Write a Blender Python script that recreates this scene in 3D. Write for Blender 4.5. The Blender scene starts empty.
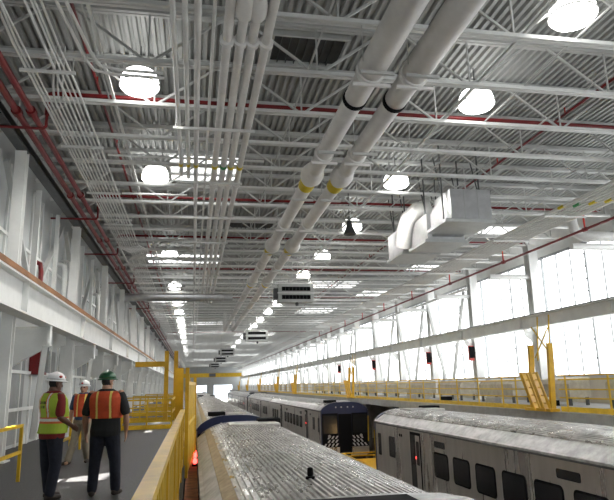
import bpy, bmesh, math, random
from mathutils import Vector, Matrix, Quaternion
random.seed(7)
SC = bpy.context.scene
COL = SC.collection
PI = math.pi

# ------------------------------------------------------------------ camera, world, sun, exposure
def set_camera(f=600.0, vx=193.0, vy=387.0, roll=-0.025, eye=1.55):
    d = Vector(((vx-307)/f, -(vy-250)/f, -1.0)).normalized()
    u = Vector((math.sin(roll), math.cos(roll), 0)); z = Vector((0, 0, 1))
    up = (u*z.dot(d) - z*u.dot(d)).normalized()
    if up.dot(u) < 0: up = -up
    r = d.cross(up)
    R = Matrix((r, d, up))                     # rows: world axes seen from the camera
    cam = bpy.data.cameras.new('camera'); o = bpy.data.objects.new('camera', cam); COL.objects.link(o)
    cam.sensor_fit = 'HORIZONTAL'; cam.sensor_width = 36.0; cam.lens = f*36.0/614.0
    cam.clip_start = 0.05; cam.clip_end = 600
    o.matrix_world = Matrix.Translation((0, 0, eye)) @ R.to_4x4()
    SC.camera = o
set_camera()
W = bpy.data.worlds.new('world'); SC.world = W; W.use_nodes = True
W.node_tree.nodes['Background'].inputs[0].default_value = (0.86, 0.93, 1.0, 1)
W.node_tree.nodes['Background'].inputs[1].default_value = 2.2
sl = bpy.data.lights.new('sun', 'SUN'); sl.energy = 75.0; sl.angle = 0.009; sl.color = (1.0, 0.96, 0.88)
so = bpy.data.objects.new('sun', sl); COL.objects.link(so)
SUN = Vector((1.0, 0.75, -1.2)).normalized()
so.rotation_euler = SUN.to_track_quat('-Z', 'Y').to_euler(); so.location = (-20, -10, 20)
SC.view_settings.view_transform = 'Standard'; SC.view_settings.look = 'None'
SC.view_settings.exposure = 0.55; SC.view_settings.gamma = 1.0; SC.view_settings.use_curve_mapping = False
WINDOW_GLOW = 2.1
LAMP_GLOW = 5.0
SKYLIGHT_GLOW = 1.3
LAMP_WATTS = 400.0

# ------------------------------------------------------------------ materials
def mat(name, col, rough=0.5, metal=0.0, var=0.0, scale=6.0, emit=0.0, bump=0.0, stretch=None, col2=None, spec=None, rvar=0.0):
    m = bpy.data.materials.new(name); m.use_nodes = True
    nt = m.node_tree; b = nt.nodes['Principled BSDF']
    c = (*col, 1)
    b.inputs['Base Color'].default_value = c; b.inputs['Roughness'].default_value = rough; b.inputs['Metallic'].default_value = metal
    if spec is not None: b.inputs['Specular IOR Level'].default_value = spec
    if emit:
        b.inputs['Emission Color'].default_value = c; b.inputs['Emission Strength'].default_value = emit
    if var or bump or col2:
        tc = nt.nodes.new('ShaderNodeTexCoord'); mp = nt.nodes.new('ShaderNodeMapping')
        if stretch: mp.inputs['Scale'].default_value = stretch
        nz = nt.nodes.new('ShaderNodeTexNoise'); nz.inputs['Scale'].default_value = scale; nz.inputs['Detail'].default_value = 5; nz.inputs['Roughness'].default_value = 0.62
        nt.links.new(tc.outputs['Object'], mp.inputs['Vector']); nt.links.new(mp.outputs['Vector'], nz.inputs['Vector'])
        if var or col2:
            cr = nt.nodes.new('ShaderNodeValToRGB')
            cr.color_ramp.elements[0].position = 0.36; cr.color_ramp.elements[1].position = 0.64
            dk = col2 if col2 else tuple(max(0, x*(1-var)) for x in col)
            cr.color_ramp.elements[0].color = (*dk, 1); cr.color_ramp.elements[1].color = c
            nt.links.new(nz.outputs['Fac'], cr.inputs['Fac']); nt.links.new(cr.outputs['Color'], b.inputs['Base Color'])
        if rvar:
            mr = nt.nodes.new('ShaderNodeMapRange'); mr.inputs['From Min'].default_value = .38; mr.inputs['From Max'].default_value = .62
            mr.inputs['To Min'].default_value = rough+rvar; mr.inputs['To Max'].default_value = max(.08, rough-rvar)
            nt.links.new(nz.outputs['Fac'], mr.inputs['Value']); nt.links.new(mr.outputs['Result'], b.inputs['Roughness'])
        if bump:
            bp = nt.nodes.new('ShaderNodeBump'); bp.inputs['Strength'].default_value = bump; bp.inputs['Distance'].default_value = 0.03
            nt.links.new(nz.outputs['Fac'], bp.inputs['Height']); nt.links.new(bp.outputs['Normal'], b.inputs['Normal'])
    return m
M = dict(
    deck=mat('roof deck galvanised', (.42, .43, .42), .5, .1, .18, 1.2),
    white=mat('white painted steel', (.80, .81, .79), .45, 0, .10, 2.0),
    joist=mat('pale grey painted steel', (.56, .57, .555), .5, 0, .12, 1.5),
    wallp=mat('wall panel grey', (.52, .54, .54), .6, 0, .10, .8), wallq=mat('wall recess shade grey', (.30, .31, .31), .6, 0, .3, .8),
    lowwall=mat('beige wall panel', (.50, .47, .40), .7, 0, .15, .8),
    dark=mat('dark grey steel', (.085, .09, .092), .5, .2, .2, 4),
    conduit=mat('conduit galvanised', (.80, .80, .78), .4, .08, .08, 3),
    insul=mat('white pipe jacket', (.80, .785, .765), .5, 0, .12, 2.2),
    insul2=mat('white pipe jacket collar', (.84, .83, .81), .5, 0, .08, 4),
    red=mat('red pipe paint', (.20, .006, .008), .4, 0, .25, 6),
    redb=mat('bright red paint', (.5, .03, .02), .4),
    yellow=mat('yellow railing paint', (.68, .43, .012), .45, 0, .25, 3),
    yellowd=mat('deep yellow paint', (.66, .38, .008), .42, 0, .2, 4),
    label=mat('yellow label', (.75, .58, .02), .5),
    green=mat('green label', (.03, .3, .08), .5),
    orange=mat('rusty orange strip', (.36, .16, .06), .7, 0, .45, 3, stretch=(1, .3, 1)),
    rust=mat('rusty brown steel', (.34, .125, .04), .8, .2, .55, 5),
    tan=mat('tan stained strip', (.40, .32, .19), .75, 0, .4, 6),
    pale=mat('pale grey plank', (.47, .46, .44), .6, 0, .15, 5),
    steel=mat('train stainless side', (.60, .57, .535), .32, .8, .13, 1.8, stretch=(1, 1.3, .16), bump=.02, rvar=.06),  # faint upright streaks in the colour stand in for reflections
    roofst=mat('train roof metal', (.62, .615, .60), .34, .75, .45, 2.6, stretch=(1.5, .7, 1), rvar=.17),
    roofsm=mat('train roof smooth', (.50, .50, .495), .55, .6, .45, 2.6),
    navy=mat('navy cab paint', (.010, .017, .060), .35, 0, .2, 3),
    black=mat('black rubber', (.007, .007, .008), .8, spec=.08),
    glass=mat('dark tinted glass', (.010, .011, .013), .2),
    chev=mat('silver stripe', (.62, .62, .63), .4, .2),
    under=mat('underframe dark', (.035, .032, .030), .8, .1, .4, 5),
    pit=mat('pit floor concrete', (.13, .115, .10), .85, 0, .35, .7),
    grate=mat('walkway floor', (.055, .055, .058), .55, .1, .75, 26, bump=.2),
    plat=mat('right walkway deck', (.30, .30, .29), .7, 0, .25, 2),
    duct=mat('sheet metal duct', (.60, .61, .62), .32, .75, .18, 2.5),
    ductw=mat('white flexible duct', (.72, .72, .70), .6, 0, .1, 8),
    heat=mat('heater cabinet grey', (.52, .54, .53), .5, .1, .1, 4),
    beige=mat('beige tarpaulin', (.46, .42, .33), .8, 0, .25, 3),
    glow=mat('lamp glass glowing', (1, .99, .96), .4, emit=LAMP_GLOW),
    redglow=mat('red lamp lens', (1, .05, .04), .4, emit=6),
    pane=mat('daylit window pane', (.97, .985, 1.0), .5, emit=WINDOW_GLOW),
    sky=mat('daylit skylight pane', (1, 1, 1), .5, emit=SKYLIGHT_GLOW),
    mull=mat('window mullion grey', (.40, .42, .43), .5),
    # people
    skin=mat('skin light', (.42, .23, .15), .55), skind=mat('skin dark', (.13, .062, .038), .5),
    lime=mat('lime vest fabric', (.42, .56, .05), .8), orangef=mat('orange vest fabric', (.62, .085, .025), .8, 0, .15, 12),
    refl=mat('reflective tape', (.72, .74, .70), .4), yel=mat('yellow tape', (.72, .62, .14), .5), otape=mat('orange tape', (.75, .16, .04), .6),
    shirt_r=mat('red shirt fabric', (.20, .018, .016), .85), shirt_b=mat('blue shirt fabric', (.05, .085, .16), .85), shirt_k=mat('black shirt fabric', (.016, .017, .018), .85),
    jeans=mat('navy denim', (.020, .024, .040), .85, 0, .3, 20), khaki=mat('khaki cloth', (.28, .245, .185), .85, 0, .15, 10),
    boot=mat('dark boot leather', (.035, .025, .02), .6), hatw=mat('white hard hat', (.80, .80, .80), .3), hatg=mat('green hard hat', (.012, .085, .035), .3),
    hair=mat('dark hair', (.012, .010, .009), .7), eye=mat('eye', (.02, .02, .02), .3), lip=mat('lip', (.22, .09, .07), .5),
)

# ------------------------------------------------------------------ mesh helpers
class MB:
    def __init__(s): s.v = []; s.f = []
    def add(s, vs, fs):
        b = len(s.v); s.v += [tuple(v) for v in vs]; s.f += [tuple(b+i for i in f) for f in fs]; return s
    def box(s, x0, x1, y0, y1, z0, z1):
        return s.add([(x0,y0,z0),(x1,y0,z0),(x1,y1,z0),(x0,y1,z0),(x0,y0,z1),(x1,y0,z1),(x1,y1,z1),(x0,y1,z1)],
                     [(0,3,2,1),(4,5,6,7),(0,1,5,4),(1,2,6,5),(2,3,7,6),(3,0,4,7)])
    def bar(s, p, q, w, h, up=(0,0,1)):
        p = Vector(p); q = Vector(q); d = (q-p).normalized(); u = Vector(up)
        if abs(d.dot(u)) > .98: u = Vector((0,1,0))
        a = d.cross(u).normalized(); b = a.cross(d)
        vs = []
        for c in (p, q):
            for sa, sb in ((-1,-1),(1,-1),(1,1),(-1,1)): vs.append(c + a*sa*w/2 + b*sb*h/2)
        return s.add(vs, [(0,1,2,3),(7,6,5,4),(0,4,5,1),(1,5,6,2),(2,6,7,3),(3,7,4,0)])
    def tube(s, pts, r, n=8, cap=True):
        pts = [Vector(p) for p in pts]; rs = r if isinstance(r, (list, tuple)) else [r]*len(pts)
        vs = []; fs = []; ref = None
        for i, p in enumerate(pts):
            if i == 0: d = pts[1]-p
            elif i == len(pts)-1: d = p-pts[i-1]
            else: d = (pts[i+1]-p).normalized() + (p-pts[i-1]).normalized()
            d.normalize()
            if ref is None:
                ref = Vector((0,0,1)) if abs(d.z) < .9 else Vector((1,0,0))
            a = d.cross(ref).normalized(); b = a.cross(d).normalized(); ref = b
            for k in range(n):
                t = 2*PI*k/n; vs.append(p + (a*math.cos(t)+b*math.sin(t))*rs[i])
        for i in range(len(pts)-1):
            for k in range(n):
                k2 = (k+1) % n; fs.append((i*n+k, i*n+k2, (i+1)*n+k2, (i+1)*n+k))
        if cap:
            fs.append(tuple(range(n-1, -1, -1))); fs.append(tuple((len(pts)-1)*n+k for k in range(n)))
        return s.add(vs, fs)
    def prism(s, prof, axis, a, b):
        """closed 2-D profile swept along an axis. axis y: profile is (x,z); x: (y,z); z: (x,y)"""
        def P(u, v, t): return {'y': (u, t, v), 'x': (t, u, v), 'z': (u, v, t)}[axis]
        n = len(prof); vs = [P(u, v, a) for u, v in prof] + [P(u, v, b) for u, v in prof]
        fs = [(i, (i+1) % n, n+(i+1) % n, n+i) for i in range(n)]
        fs += [tuple(range(n-1, -1, -1)), tuple(range(n, 2*n))]
        return s.add(vs, fs)
    def sheet(s, prof, axis, a, b, closed=False):
        def P(u, v, t): return {'y': (u, t, v), 'x': (t, u, v), 'z': (u, v, t)}[axis]
        n = len(prof); vs = [P(u, v, a) for u, v in prof] + [P(u, v, b) for u, v in prof]
        return s.add(vs, [(i, i+1, n+i+1, n+i) for i in range(n-1)])
    def lathe(s, prof, c=(0,0,0), n=20, axis='z'):
        vs = []; fs = []; c = Vector(c)
        for r, z in prof:
            for k in range(n):
                t = 2*PI*k/n; x, y = r*math.cos(t), r*math.sin(t)
                vs.append(c + Vector({'z': (x, y, z), 'y': (x, z, y), 'x': (z, x, y)}[axis]))
        for i in range(len(prof)-1):
            for k in range(n):
                k2 = (k+1) % n; fs.append((i*n+k, i*n+k2, (i+1)*n+k2, (i+1)*n+k))
        fs.append(tuple(range(n-1, -1, -1))); fs.append(tuple((len(prof)-1)*n+k for k in range(n)))
        return s.add(vs, fs)
    def ell(s, c, rx, ry, rz, n=14, m=9):
        prof = [(math.sin(PI*(i+.02)/(m+.04)), -math.cos(PI*(i+.02)/(m+.04))) for i in range(m+1)]
        vs = []; fs = []
        for r, z in prof:
            for k in range(n):
                t = 2*PI*k/n; vs.append((c[0]+r*rx*math.cos(t), c[1]+r*ry*math.sin(t), c[2]+z*rz))
        for i in range(m):
            for k in range(n):
                k2 = (k+1) % n; fs.append((i*n+k, i*n+k2, (i+1)*n+k2, (i+1)*n+k))
        fs.append(tuple(range(n-1, -1, -1))); fs.append(tuple(m*n+k for k in range(n)))
        return s.add(vs, fs)
    def mesh(s, name):
        me = bpy.data.meshes.new(name); me.from_pydata(s.v, [], s.f); me.update()
        bm = bmesh.new(); bm.from_mesh(me); bmesh.ops.recalc_face_normals(bm, faces=bm.faces); bm.to_mesh(me); bm.free()
        return me
    def build(s, name, m, parent=None, smooth=False, loc=None, bevel=0.0):
        me = s.mesh(name)
        if isinstance(m, (list, tuple)):
            for x in m: me.materials.append(x)
        else: me.materials.append(m)
        if smooth:
            for p in me.polygons: p.use_smooth = True
            try: me.set_sharp_from_angle(angle=math.radians(40))
            except Exception: pass
        o = bpy.data.objects.new(name, me); COL.objects.link(o)
        if parent: o.parent = parent
        if loc: o.location = loc
        if bevel:
            b = o.modifiers.new('bevel', 'BEVEL'); b.width = bevel; b.segments = 2; b.limit_method = 'ANGLE'
        return o

def tag(o, label=None, cat=None, group=None, kind=None):
    if label: o['label'] = label
    if cat: o['category'] = cat
    if group: o['group'] = group
    if kind: o['kind'] = kind
    return o
def thing(name, label, cat, loc=(0,0,0), rz=0, group=None):
    o = bpy.data.objects.new(name, None); COL.objects.link(o); o.location = loc; o.rotation_euler = (0,0,rz); o.empty_display_size = .2
    return tag(o, label, cat, group)
def kids(o): return [c for c in ALLKIDS.get(o.name, [])]
def copy_tree(o, loc=None, rz=None, label=None, group=None, parent=None):
    c = o.copy(); COL.objects.link(c)
    if parent: c.parent = parent
    for ch in list(o.children): copy_tree(ch, parent=c)
    if loc is not None: c.location = loc
    if rz is not None: c.rotation_euler = (0,0,rz)
    if label: c['label'] = label
    if group: c['group'] = group
    return c
ONES = 'zeroth first second third fourth fifth sixth seventh eighth ninth tenth eleventh twelfth thirteenth fourteenth fifteenth sixteenth seventeenth eighteenth nineteenth'.split()
TENS = {2: 'twent', 3: 'thirt', 4: 'fort', 5: 'fift', 6: 'sixt', 7: 'sevent', 8: 'eight', 9: 'ninet'}
def nth(i):
    if i < 20: return ONES[i]
    t, u = divmod(i, 10)
    return TENS[t]+'ieth' if u == 0 else TENS[t]+'y-'+ONES[u]
def struct(o, label=None):
    o['kind'] = 'structure'
    if label: o['label'] = label
    return o

Y0, Y1 = -9.0, 212.0
WL, WR = -5.0, 17.0          # wall planes
PIT = -3.6
DECK = 9.2
CH = 8.0                     # joist bottom chord

# ------------------------------------------------------------------ setting
struct(MB().box(WL, WR+.3, Y0, Y1, PIT-.2, PIT).build('floor', M['pit']))
# raised walkway on the office side
struct(MB().box(WL, -.14, Y0+1, 206, -.25, 0).build('floor_walkway', M['grate']), 'dark grey grated raised walkway the three men stand on')
struct(MB().box(11.75, WR, Y0+1, 206, .1, .46).build('floor_window_walkway', M['plat']), 'grey raised walkway under the window wall')
mb = MB()
for y in range(-6, 206, 6): mb.box(-.6, -.3, y, y+.25, PIT, -.25); mb.box(-4.6, -4.3, y, y+.25, PIT, -.25)
struct(mb.build('trim_1', M['dark']))
mb = MB()
for y in range(-6, 206, 6): mb.box(12.0, 12.3, y, y+.25, PIT, .1)
struct(mb.build('trim_2', M['dark']))
# corrugated roof deck, ribs run down the length
prof = []; x = WL-.4; p = .19
while x < WR+.5:
    prof += [(x, DECK), (x+p*.42, DECK), (x+p*.55, DECK+.085), (x+p*.87, DECK+.085)]; x += p
xe = x
prof += [(xe, DECK+.25), (WL-.4, DECK+.25)]
struct(MB().prism(prof, 'y', Y0, Y1+.3).build('ceiling', M['deck']), 'corrugated metal roof deck with ribs running down the shed')
# end walls
mb = MB(); mb.box(WL-.2, -.4, Y0-.2, Y0, PIT, DECK+.2); mb.box(4.6, 7.0, Y0-.2, Y0, PIT, DECK+.2); mb.box(12.2, WR+.4, Y0-.2, Y0, PIT, DECK+.2)
mb.box(-.4, 4.6, Y0-.2, Y0, 2.2, DECK+.2); mb.box(7.0, 12.2, Y0-.2, Y0, 2.2, DECK+.2)  # unseen wall behind the camera; its doorways are added to let sky light in
struct(mb.build('wall_front', M['wallp']))
mb = MB()                                        # far wall with two openings
mb.box(WL, -.4, Y1, Y1+.3, PIT, DECK); mb.box(4.6, 7.0, Y1, Y1+.3, PIT, DECK); mb.box(13.2, WR+.3, Y1, Y1+.3, PIT, DECK)
mb.box(-.4, 4.6, Y1, Y1+.3, 2.0, DECK); mb.box(7.0, 13.2, Y1, Y1+.3, 2.0, DECK)
struct(mb.build('wall_back', M['wallp']))
for i, (a, b) in enumerate(((-.4, 4.6), (7.0, 13.2))):
    fr = struct(MB().box(a-.15, a, Y1-.05, Y1+.35, PIT, 2.0).box(b, b+.15, Y1-.05, Y1+.35, PIT, 2.0).box(a-.15, b+.15, Y1-.05, Y1+.35, 2.0, 2.2).build('door_%d' % (i+1), M['mull']),
                'bright open track doorway in the far end wall')
struct(MB().box(WL-4, WR+4, Y1+.3, Y1+40, PIT-.2, PIT).build('floor_yard', M['pale']), 'pale paved yard outside the far doorways')

# office-side wall: panels with slots that let the sun through
slots = [(8.95, 9.95, 3.2, 4.35), (20.4, 21.5, 3.95, 4.4), (25.9, 27.2, 3.95, 4.4)]
mb = MB(); mb.box(WL-.12, WL, Y0, Y1, PIT, 3.1); mb.box(WL-.12, WL, Y0, Y1, 4.4, DECK+.2)
y = Y0
for a, b, z0, z1 in slots:
    mb.box(WL-.12, WL, y, a, 3.1, 4.4)
    if z0 > 3.1: mb.box(WL-.12, WL, a, b, 3.1, z0)
    if z1 < 4.4: mb.box(WL-.12, WL, a, b, z1, 4.4)
    y = b
mb.box(WL-.12, WL, y, Y1, 3.1, 4.4)
struct(mb.build('wall_left', M['wallp']))
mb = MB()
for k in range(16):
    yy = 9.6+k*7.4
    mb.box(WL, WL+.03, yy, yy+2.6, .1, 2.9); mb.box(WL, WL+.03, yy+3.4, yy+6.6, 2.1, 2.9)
struct(mb.build('trim_5', M['wallq']))  # flat dark panels paint in the shaded openings and recesses between the brackets
mb = MB(); y = Y0+1                               # vertical joints of the wall panels
k = 0
while y < 150:
    mb.box(WL, WL+.06, y, y+.07, 0, 3.1); mb.box(WL, WL+.06, y, y+.07, 4.1, 7.6); y += 1.23; k += 1
struct(mb.build('trim_3', M['white']))
mb = MB()
for z in (1.0, 2.05, 5.6): mb.box(WL, WL+.09, Y0+1, 200, z, z+.09)
struct(mb.build('trim_4', M['white']))

# window wall
struct(MB().box(WR, WR+.25, Y0, Y1, PIT, 1.55).build('wall_right', M['lowwall']))
struct(MB().box(WR, WR+.25, Y0, Y1, 7.45, DECK+.2).build('wall_right_upper', M['white']))
BAY = 6.6; C0 = 26.6
wi = 1; y = C0 - BAY*5
while y < 206:
    ya, yb = y, y+BAY
    fr = MB()
    fr.box(WR-.08, WR+.02, ya+.0, ya+.10, 1.55, 7.45)
    n = 6
    for k in range(1, n):
        yy = ya + BAY*k/n
        w = .045 if k != 3 else .075
        fr.box(WR-.05 if k == 3 else WR-.03, WR+.02, yy-w/2, yy+w/2, 1.55, 7.45)
    fr.box(WR-.03, WR+.02, ya, yb, 1.55, 1.68); fr.box(WR-.03, WR+.02, ya, yb, 7.33, 7.45)
    for zz in (3.2, 4.9, 6.2):
        fr.box(WR-.012, WR+.02, ya, yb, zz, zz+.012)
    w_ = struct(MB().box(WR+.02, WR+.06, ya, yb, 1.55, 7.45).build('window_%d' % wi, M['pane']), 'tall bright window bay of white panes')
    fr.build('window_frame', M['mull'], w_)
    if 8 < ya < 80:
        cl = MB()
        for zz in (2.3, 3.1, 5.2, 5.75, 6.3, 6.85): cl.box(WR-.10, WR-.05, ya+BAY/2-.03, ya+BAY/2+.03, zz, zz+.07)
        cl.build('clip_stud', M['dark'], w_)
    wi += 1; y += BAY
# skylights let into the deck
SKY = [(.3, 20.6, 2.4, 2.6), (10.6, 45.5, 4.0, 3.4), (-.6, 36.3, 4.4, 2.6), (-2.3, 55, 3.2, 4), (15.2, 28.2, 2.4, 2.4), (12.6, 62, 4, 5), (2.2, 74, 5, 5), (-2.0, 88, 4, 6), (9.0, 92, 6, 6), (2, 112, 6, 8), (11, 130, 6, 8), (3, 150, 6, 8), (10, 172, 6, 8), (4, 192, 6, 8), (15.5, 38.5, 2.2, 2.5), (15.3, 50, 2.4, 3)]
for i, (cx, cy, w, l) in enumerate(SKY):
    o = struct(MB().box(cx-w/2, cx+w/2, cy-l/2, cy+l/2, DECK-.05, DECK-.02).build('window_%d' % (wi+i), M['sky']), 'bright skylight let into the roof deck')
    fr = MB()
    for a, b, c_, d in ((cx-w/2-.06, cx-w/2, cy-l/2-.06, cy+l/2+.06), (cx+w/2, cx+w/2+.06, cy-l/2-.06, cy+l/2+.06), (cx-w/2, cx+w/2, cy-l/2-.06, cy-l/2), (cx-w/2, cx+w/2, cy+l/2, cy+l/2+.06)):
        fr.box(a, b, c_, d, DECK-.09, DECK)
    fr.build('window_frame', M['joist'], o)

# ------------------------------------------------------------------ roof joists
JP = 1.93
JX0, JX1 = WL+.05, WR-.05
def joist(near, y):
    t = thing('roof_joist', 'x', 'roof joist', (0, y, CH), 0, 'open web roof joists')
    bc = MB()
    bc.box(JX0, JX1, -.085, -.012, -.035, .045); bc.box(JX0, JX1, .012, .085, -.035, .045)
    bc.build('bottom_chord', M['white'], t)
    tc = MB(); tc.box(JX0, JX1, -.095, -.012, 1.08, 1.17); tc.box(JX0, JX1, .012, .095, 1.08, 1.17); tc.box(JX0, JX1, -.1, .1, 1.165, 1.197)
    tc.build('top_chord', M['joist'], t)
    nodes = [-1+3.5*k for k in range(-1, 6)]
    mb = MB()
    for x in nodes:
        for dx in (-1.5, 1.5):
            if JX0 < x+dx < JX1:
                d = MB() if near else mb
                d.bar((x+math.copysign(.04, dx), 0, .02), (x+dx, 0, 1.1), .05, .05)
                if near: d.build('web_diagonal', M['joist'], t)
        d = MB() if near else mb
        d.bar((x, 0, .03), (x, 0, 1.1), .035, .035)
        if near: d.build('web_vertical', M['joist'], t)
    if not near: mb.build('web_lattice', M['joist'], t)
    return t
jn = joist(True, 7.57); jf = None
JY = []
y = 7.57; i = 1
while y < 210:
    lab = 'white open-web roof joist, %s in from the camera end' % nth(i) if i <= 36 else 'thin far-off roof joist, one of the tightly bunched ones beyond the heaters'
    if i == 1: o = jn
    elif i <= 13: o = copy_tree(jn, (0, y, CH))
    else:
        if jf is None: jf = joist(False, y); o = jf
        else: o = copy_tree(jf, (0, y, CH))
    o['label'] = lab
    JY.append(y); y += JP; i += 1

# thin bridging rods along the joists
for nm, x, z in (('over the middle of the walkway', -2.0, CH+.06), ('between the slim pipes and the thick pipes', 2.3, CH+.06), ('beside the lamp line over the window side', 7.3, CH+.06), ('above the air handler', 8.9, CH+.1), ('over the window walkway', 12.0, CH+.06)):
    tag(MB().tube([(x, 6, z), (x, 205, z)], .022, 6).build('bridging_rod', M['joist']), 'long thin grey rod along the roof joists ' + nm, 'bridging rod', 'bridging rods along the joists')
# lamp-line channels running along Y
for x, who in ((6.2, 'window-side lamps'), (-1.9, 'walkway-side lamps')):
    tag(MB().box(x-.03, x+.03, 6, 205, CH+.05, CH+.11).build('strut_channel', M['white']), 'long white channel the %s hang beside' % who, 'strut channel', 'lamp channels')

# ------------------------------------------------------------------ columns, girders
def h_column(name, label, cat, x, y, z0, z1, w, d, group, base=True):
    t = thing(name, label, cat, (x, y, z0), 0, group)
    h = z1-z0
    mb = MB(); mb.box(-w/2, w/2, -d/2, -d/2+.03, 0, h); mb.box(-w/2, w/2, d/2-.03, d/2, 0, h); mb.box(-.015, .015, -d/2, d/2, 0, h)
    mb.build('shaft', M['white'], t)
    if base:
        MB().box(-w/2-.09, w/2+.09, -d/2-.09, d/2+.09, 0, .035).build('base_plate', M['white'], t)
    return t
rc = []
y = C0-BAY*2; i = 1
while y < 206:
    lab = 'white steel column on the window wall, %s from the camera end' % nth(i) if i < 14 else 'small far-off white column on the window wall'
    if i == 1:
        t = h_column('steel_column', lab, 'column', 16.35, y, .46, 8.0, .48, .5, 'window wall columns')
        mb = MB().bar((0, 0, 3.15), (-.75, 0, 3.38), .12, .12); mb.prism([(-.75, 3.32), (-.1, 3.32), (-.1, 2.55), (-.75, 3.15)], 'y', -.02, .02)
        mb.build('girder_bracket', M['white'], t)
        MB().tube([(-.1, 0, 5.95), (-2.3, 0, 5.95)], .13, 10).build('outrigger_arm', M['white'], t)
        c0 = t
    else: t = copy_tree(c0, (16.35, y, .46), label=lab)
    t['kind'] = 'structure' if False else t.get('kind', ''); del t['kind']
    y += BAY; i += 1
LB = 7.4; L0 = 15.2
y = L0-LB; i = 1
while y < 206:
    lab = 'white steel column along the walkway wall, %s from the camera end' % nth(i) if i < 12 else 'small far-off white column along the walkway wall'
    if i == 1:
        t = h_column('steel_column', lab, 'column', -4.3, y, 0, 7.4, .26, .26, 'walkway wall columns')
        # tapered bracket plate under the crane girder
        br = MB().prism([(-.68, 3.2), (.55, 3.2), (.55, 2.72), (-.68, 2.0)], 'y', 1.75, 1.79)
        br.box(.5, .58, 1.66, 1.88, 2.7, 3.22)
        br.bar((-.68, 1.77, 2.0), (.55, 1.77, 2.71), .2, .03)
        br.build('bracket_plate', M['white'], t)
        MB().bar((.45, 1.77, 2.72), (.02, 2.9, .3), .13, .13).build('knee_brace', M['white'], t)
        c1 = t
    else: t = copy_tree(c1, (-4.3, y, 0), label=lab)
    y += LB; i += 1
# diagonal braces above the girder on the walkway wall
y = L0-LB; i = 1
while y < 100:
    t = thing('wall_brace', 'white V-shaped wall bracing above the walkway girder, %s bay from the camera end' % nth(i), 'bracing', (-4.75, y, 4.1), 0, 'walkway wall bracing')
    MB().bar((0, .3, 3.2), (0, LB*.5, .05), .14, .12).build('diagonal', M['joist'], t); MB().bar((0, LB*.5, .05), (0, LB-.3, 3.2), .14, .12).build('diagonal', M['joist'], t)
    MB().bar((.12, LB*.42, 0), (.12, LB*.42, 3.3), .16, .10).build('post', M['white'], t)
    MB().bar((.12, LB*.78, 0), (.12, LB*.78, 3.3), .12, .10).build('post', M['white'], t)
    y += LB; i += 1

def girder(label, x, z0, z1, side):
    t = thing('crane_girder', label, 'crane girder', (x, Y0+1, z0), 0, 'crane girders')
    L = 206-Y0-1; h = z1-z0
    mb = MB(); mb.box(-.19, .19, 0, L, 0, .045); mb.box(-.19, .19, 0, L, h-.045, h); mb.box(-.016, .016, 0, L, .04, h-.04)
    mb.build('beam', M['white'], t)
    return t, L, h
g, L, h = girder('long white crane girder along the walkway wall with a rusty orange rail strip', -3.85, 3.22, 4.02, 1)
MB().box(.02, .2, 0, L, h, h+.13).build('rail_strip', M['orange'], g)
MB().box(-.16, .0, 0, L, h, h+.17).build('cover_angle', M['white'], g)
for k in range(28):
    yy = 1.2+k*LB - 1.0
    if yy < L-1: MB().box(-.15, .15, yy, yy+.03, .045, h-.045).build('stiffener', M['white'], g)
g, L, h = girder('long white crane girder in front of the window wall with a dark rail on top', 15.55, 3.85, 4.42, -1)
MB().box(-.05, .05, 0, L, h, h+.07).build('rail', M['dark'], g)
for k in range(31):
    yy = (C0-BAY*2-Y0-1)+(k-1)*BAY
    if 0 < yy < L-1: MB().box(-.15, .15, yy, yy+.03, .045, h-.045).build('stiffener', M['white'], g)
# long V braces in front of the windows
y = C0+BAY*1; i = 1
while y < 120:
    t = thing('wall_brace', 'tall white V brace in front of the windows, %s bay beyond the clear panes' % nth(i), 'bracing', (15.95, y, .46), 0, 'window wall bracing')
    MB().bar((0, .35, 6.3), (0, BAY*.5-.1, .1), .16, .12).build('diagonal', M['joist'], t)
    MB().bar((0, BAY*.5+.1, .1), (0, BAY-.35, 6.3), .16, .12).build('diagonal', M['joist'], t)
    MB().bar((0, -.1, 6.4), (0, BAY+.1, 6.4), .16, .14).build('strut', M['white'], t)
    y += BAY*2 if i % 3 == 0 else BAY; i += 1
# edge beam high on the walkway wall
tag(MB().prism([(-4.42, 7.42), (-4.16, 7.42), (-4.16, 7.45), (-4.26, 7.47), (-4.26, 7.61), (-4.16, 7.63), (-4.16, 7.66), (-4.42, 7.66)], 'y', Y0+1, 206).build('eave_beam', M['dark']),
    'long dark grey beam along the top of the walkway wall', 'beam')
# yellow overhead crane far down
t = thing('bridge_crane', 'yellow overhead bridge crane spanning the tracks at the far end', 'crane', (0, 198, 4.2))
MB().box(-3.7, 15.3, -.5, .3, .25, 1.5).build('bridge_beam', M['yellow'], t)
MB().box(-3.95, -3.55, -1.6, 1.4, 0, .3).build('end_truck', M['yellowd'], t); MB().box(15.3, 15.75, -1.6, 1.4, .3, .5).build('end_truck', M['yellowd'], t)
MB().box(5.0, 7.0, -1.1, -.5, .4, 1.4).build('hoist', M['dark'], t)

# ------------------------------------------------------------------ pipes, conduits
def hanger(y, x0, x1, z, label, group, w=.05):
    t = thing('trapeze_hanger', label, 'pipe hanger', (0, y, z), 0, group)
    MB().box(x0, x1, -w/2, w/2, -.06, 0).build('crossbar', M['white'], t)
    for x in (x0+.05, x1-.05): MB().tube([(x, 0, -.06), (x, 0, CH-.03-z)], .012, 6).build('rod', M['joist'], t)
    return t
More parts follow.
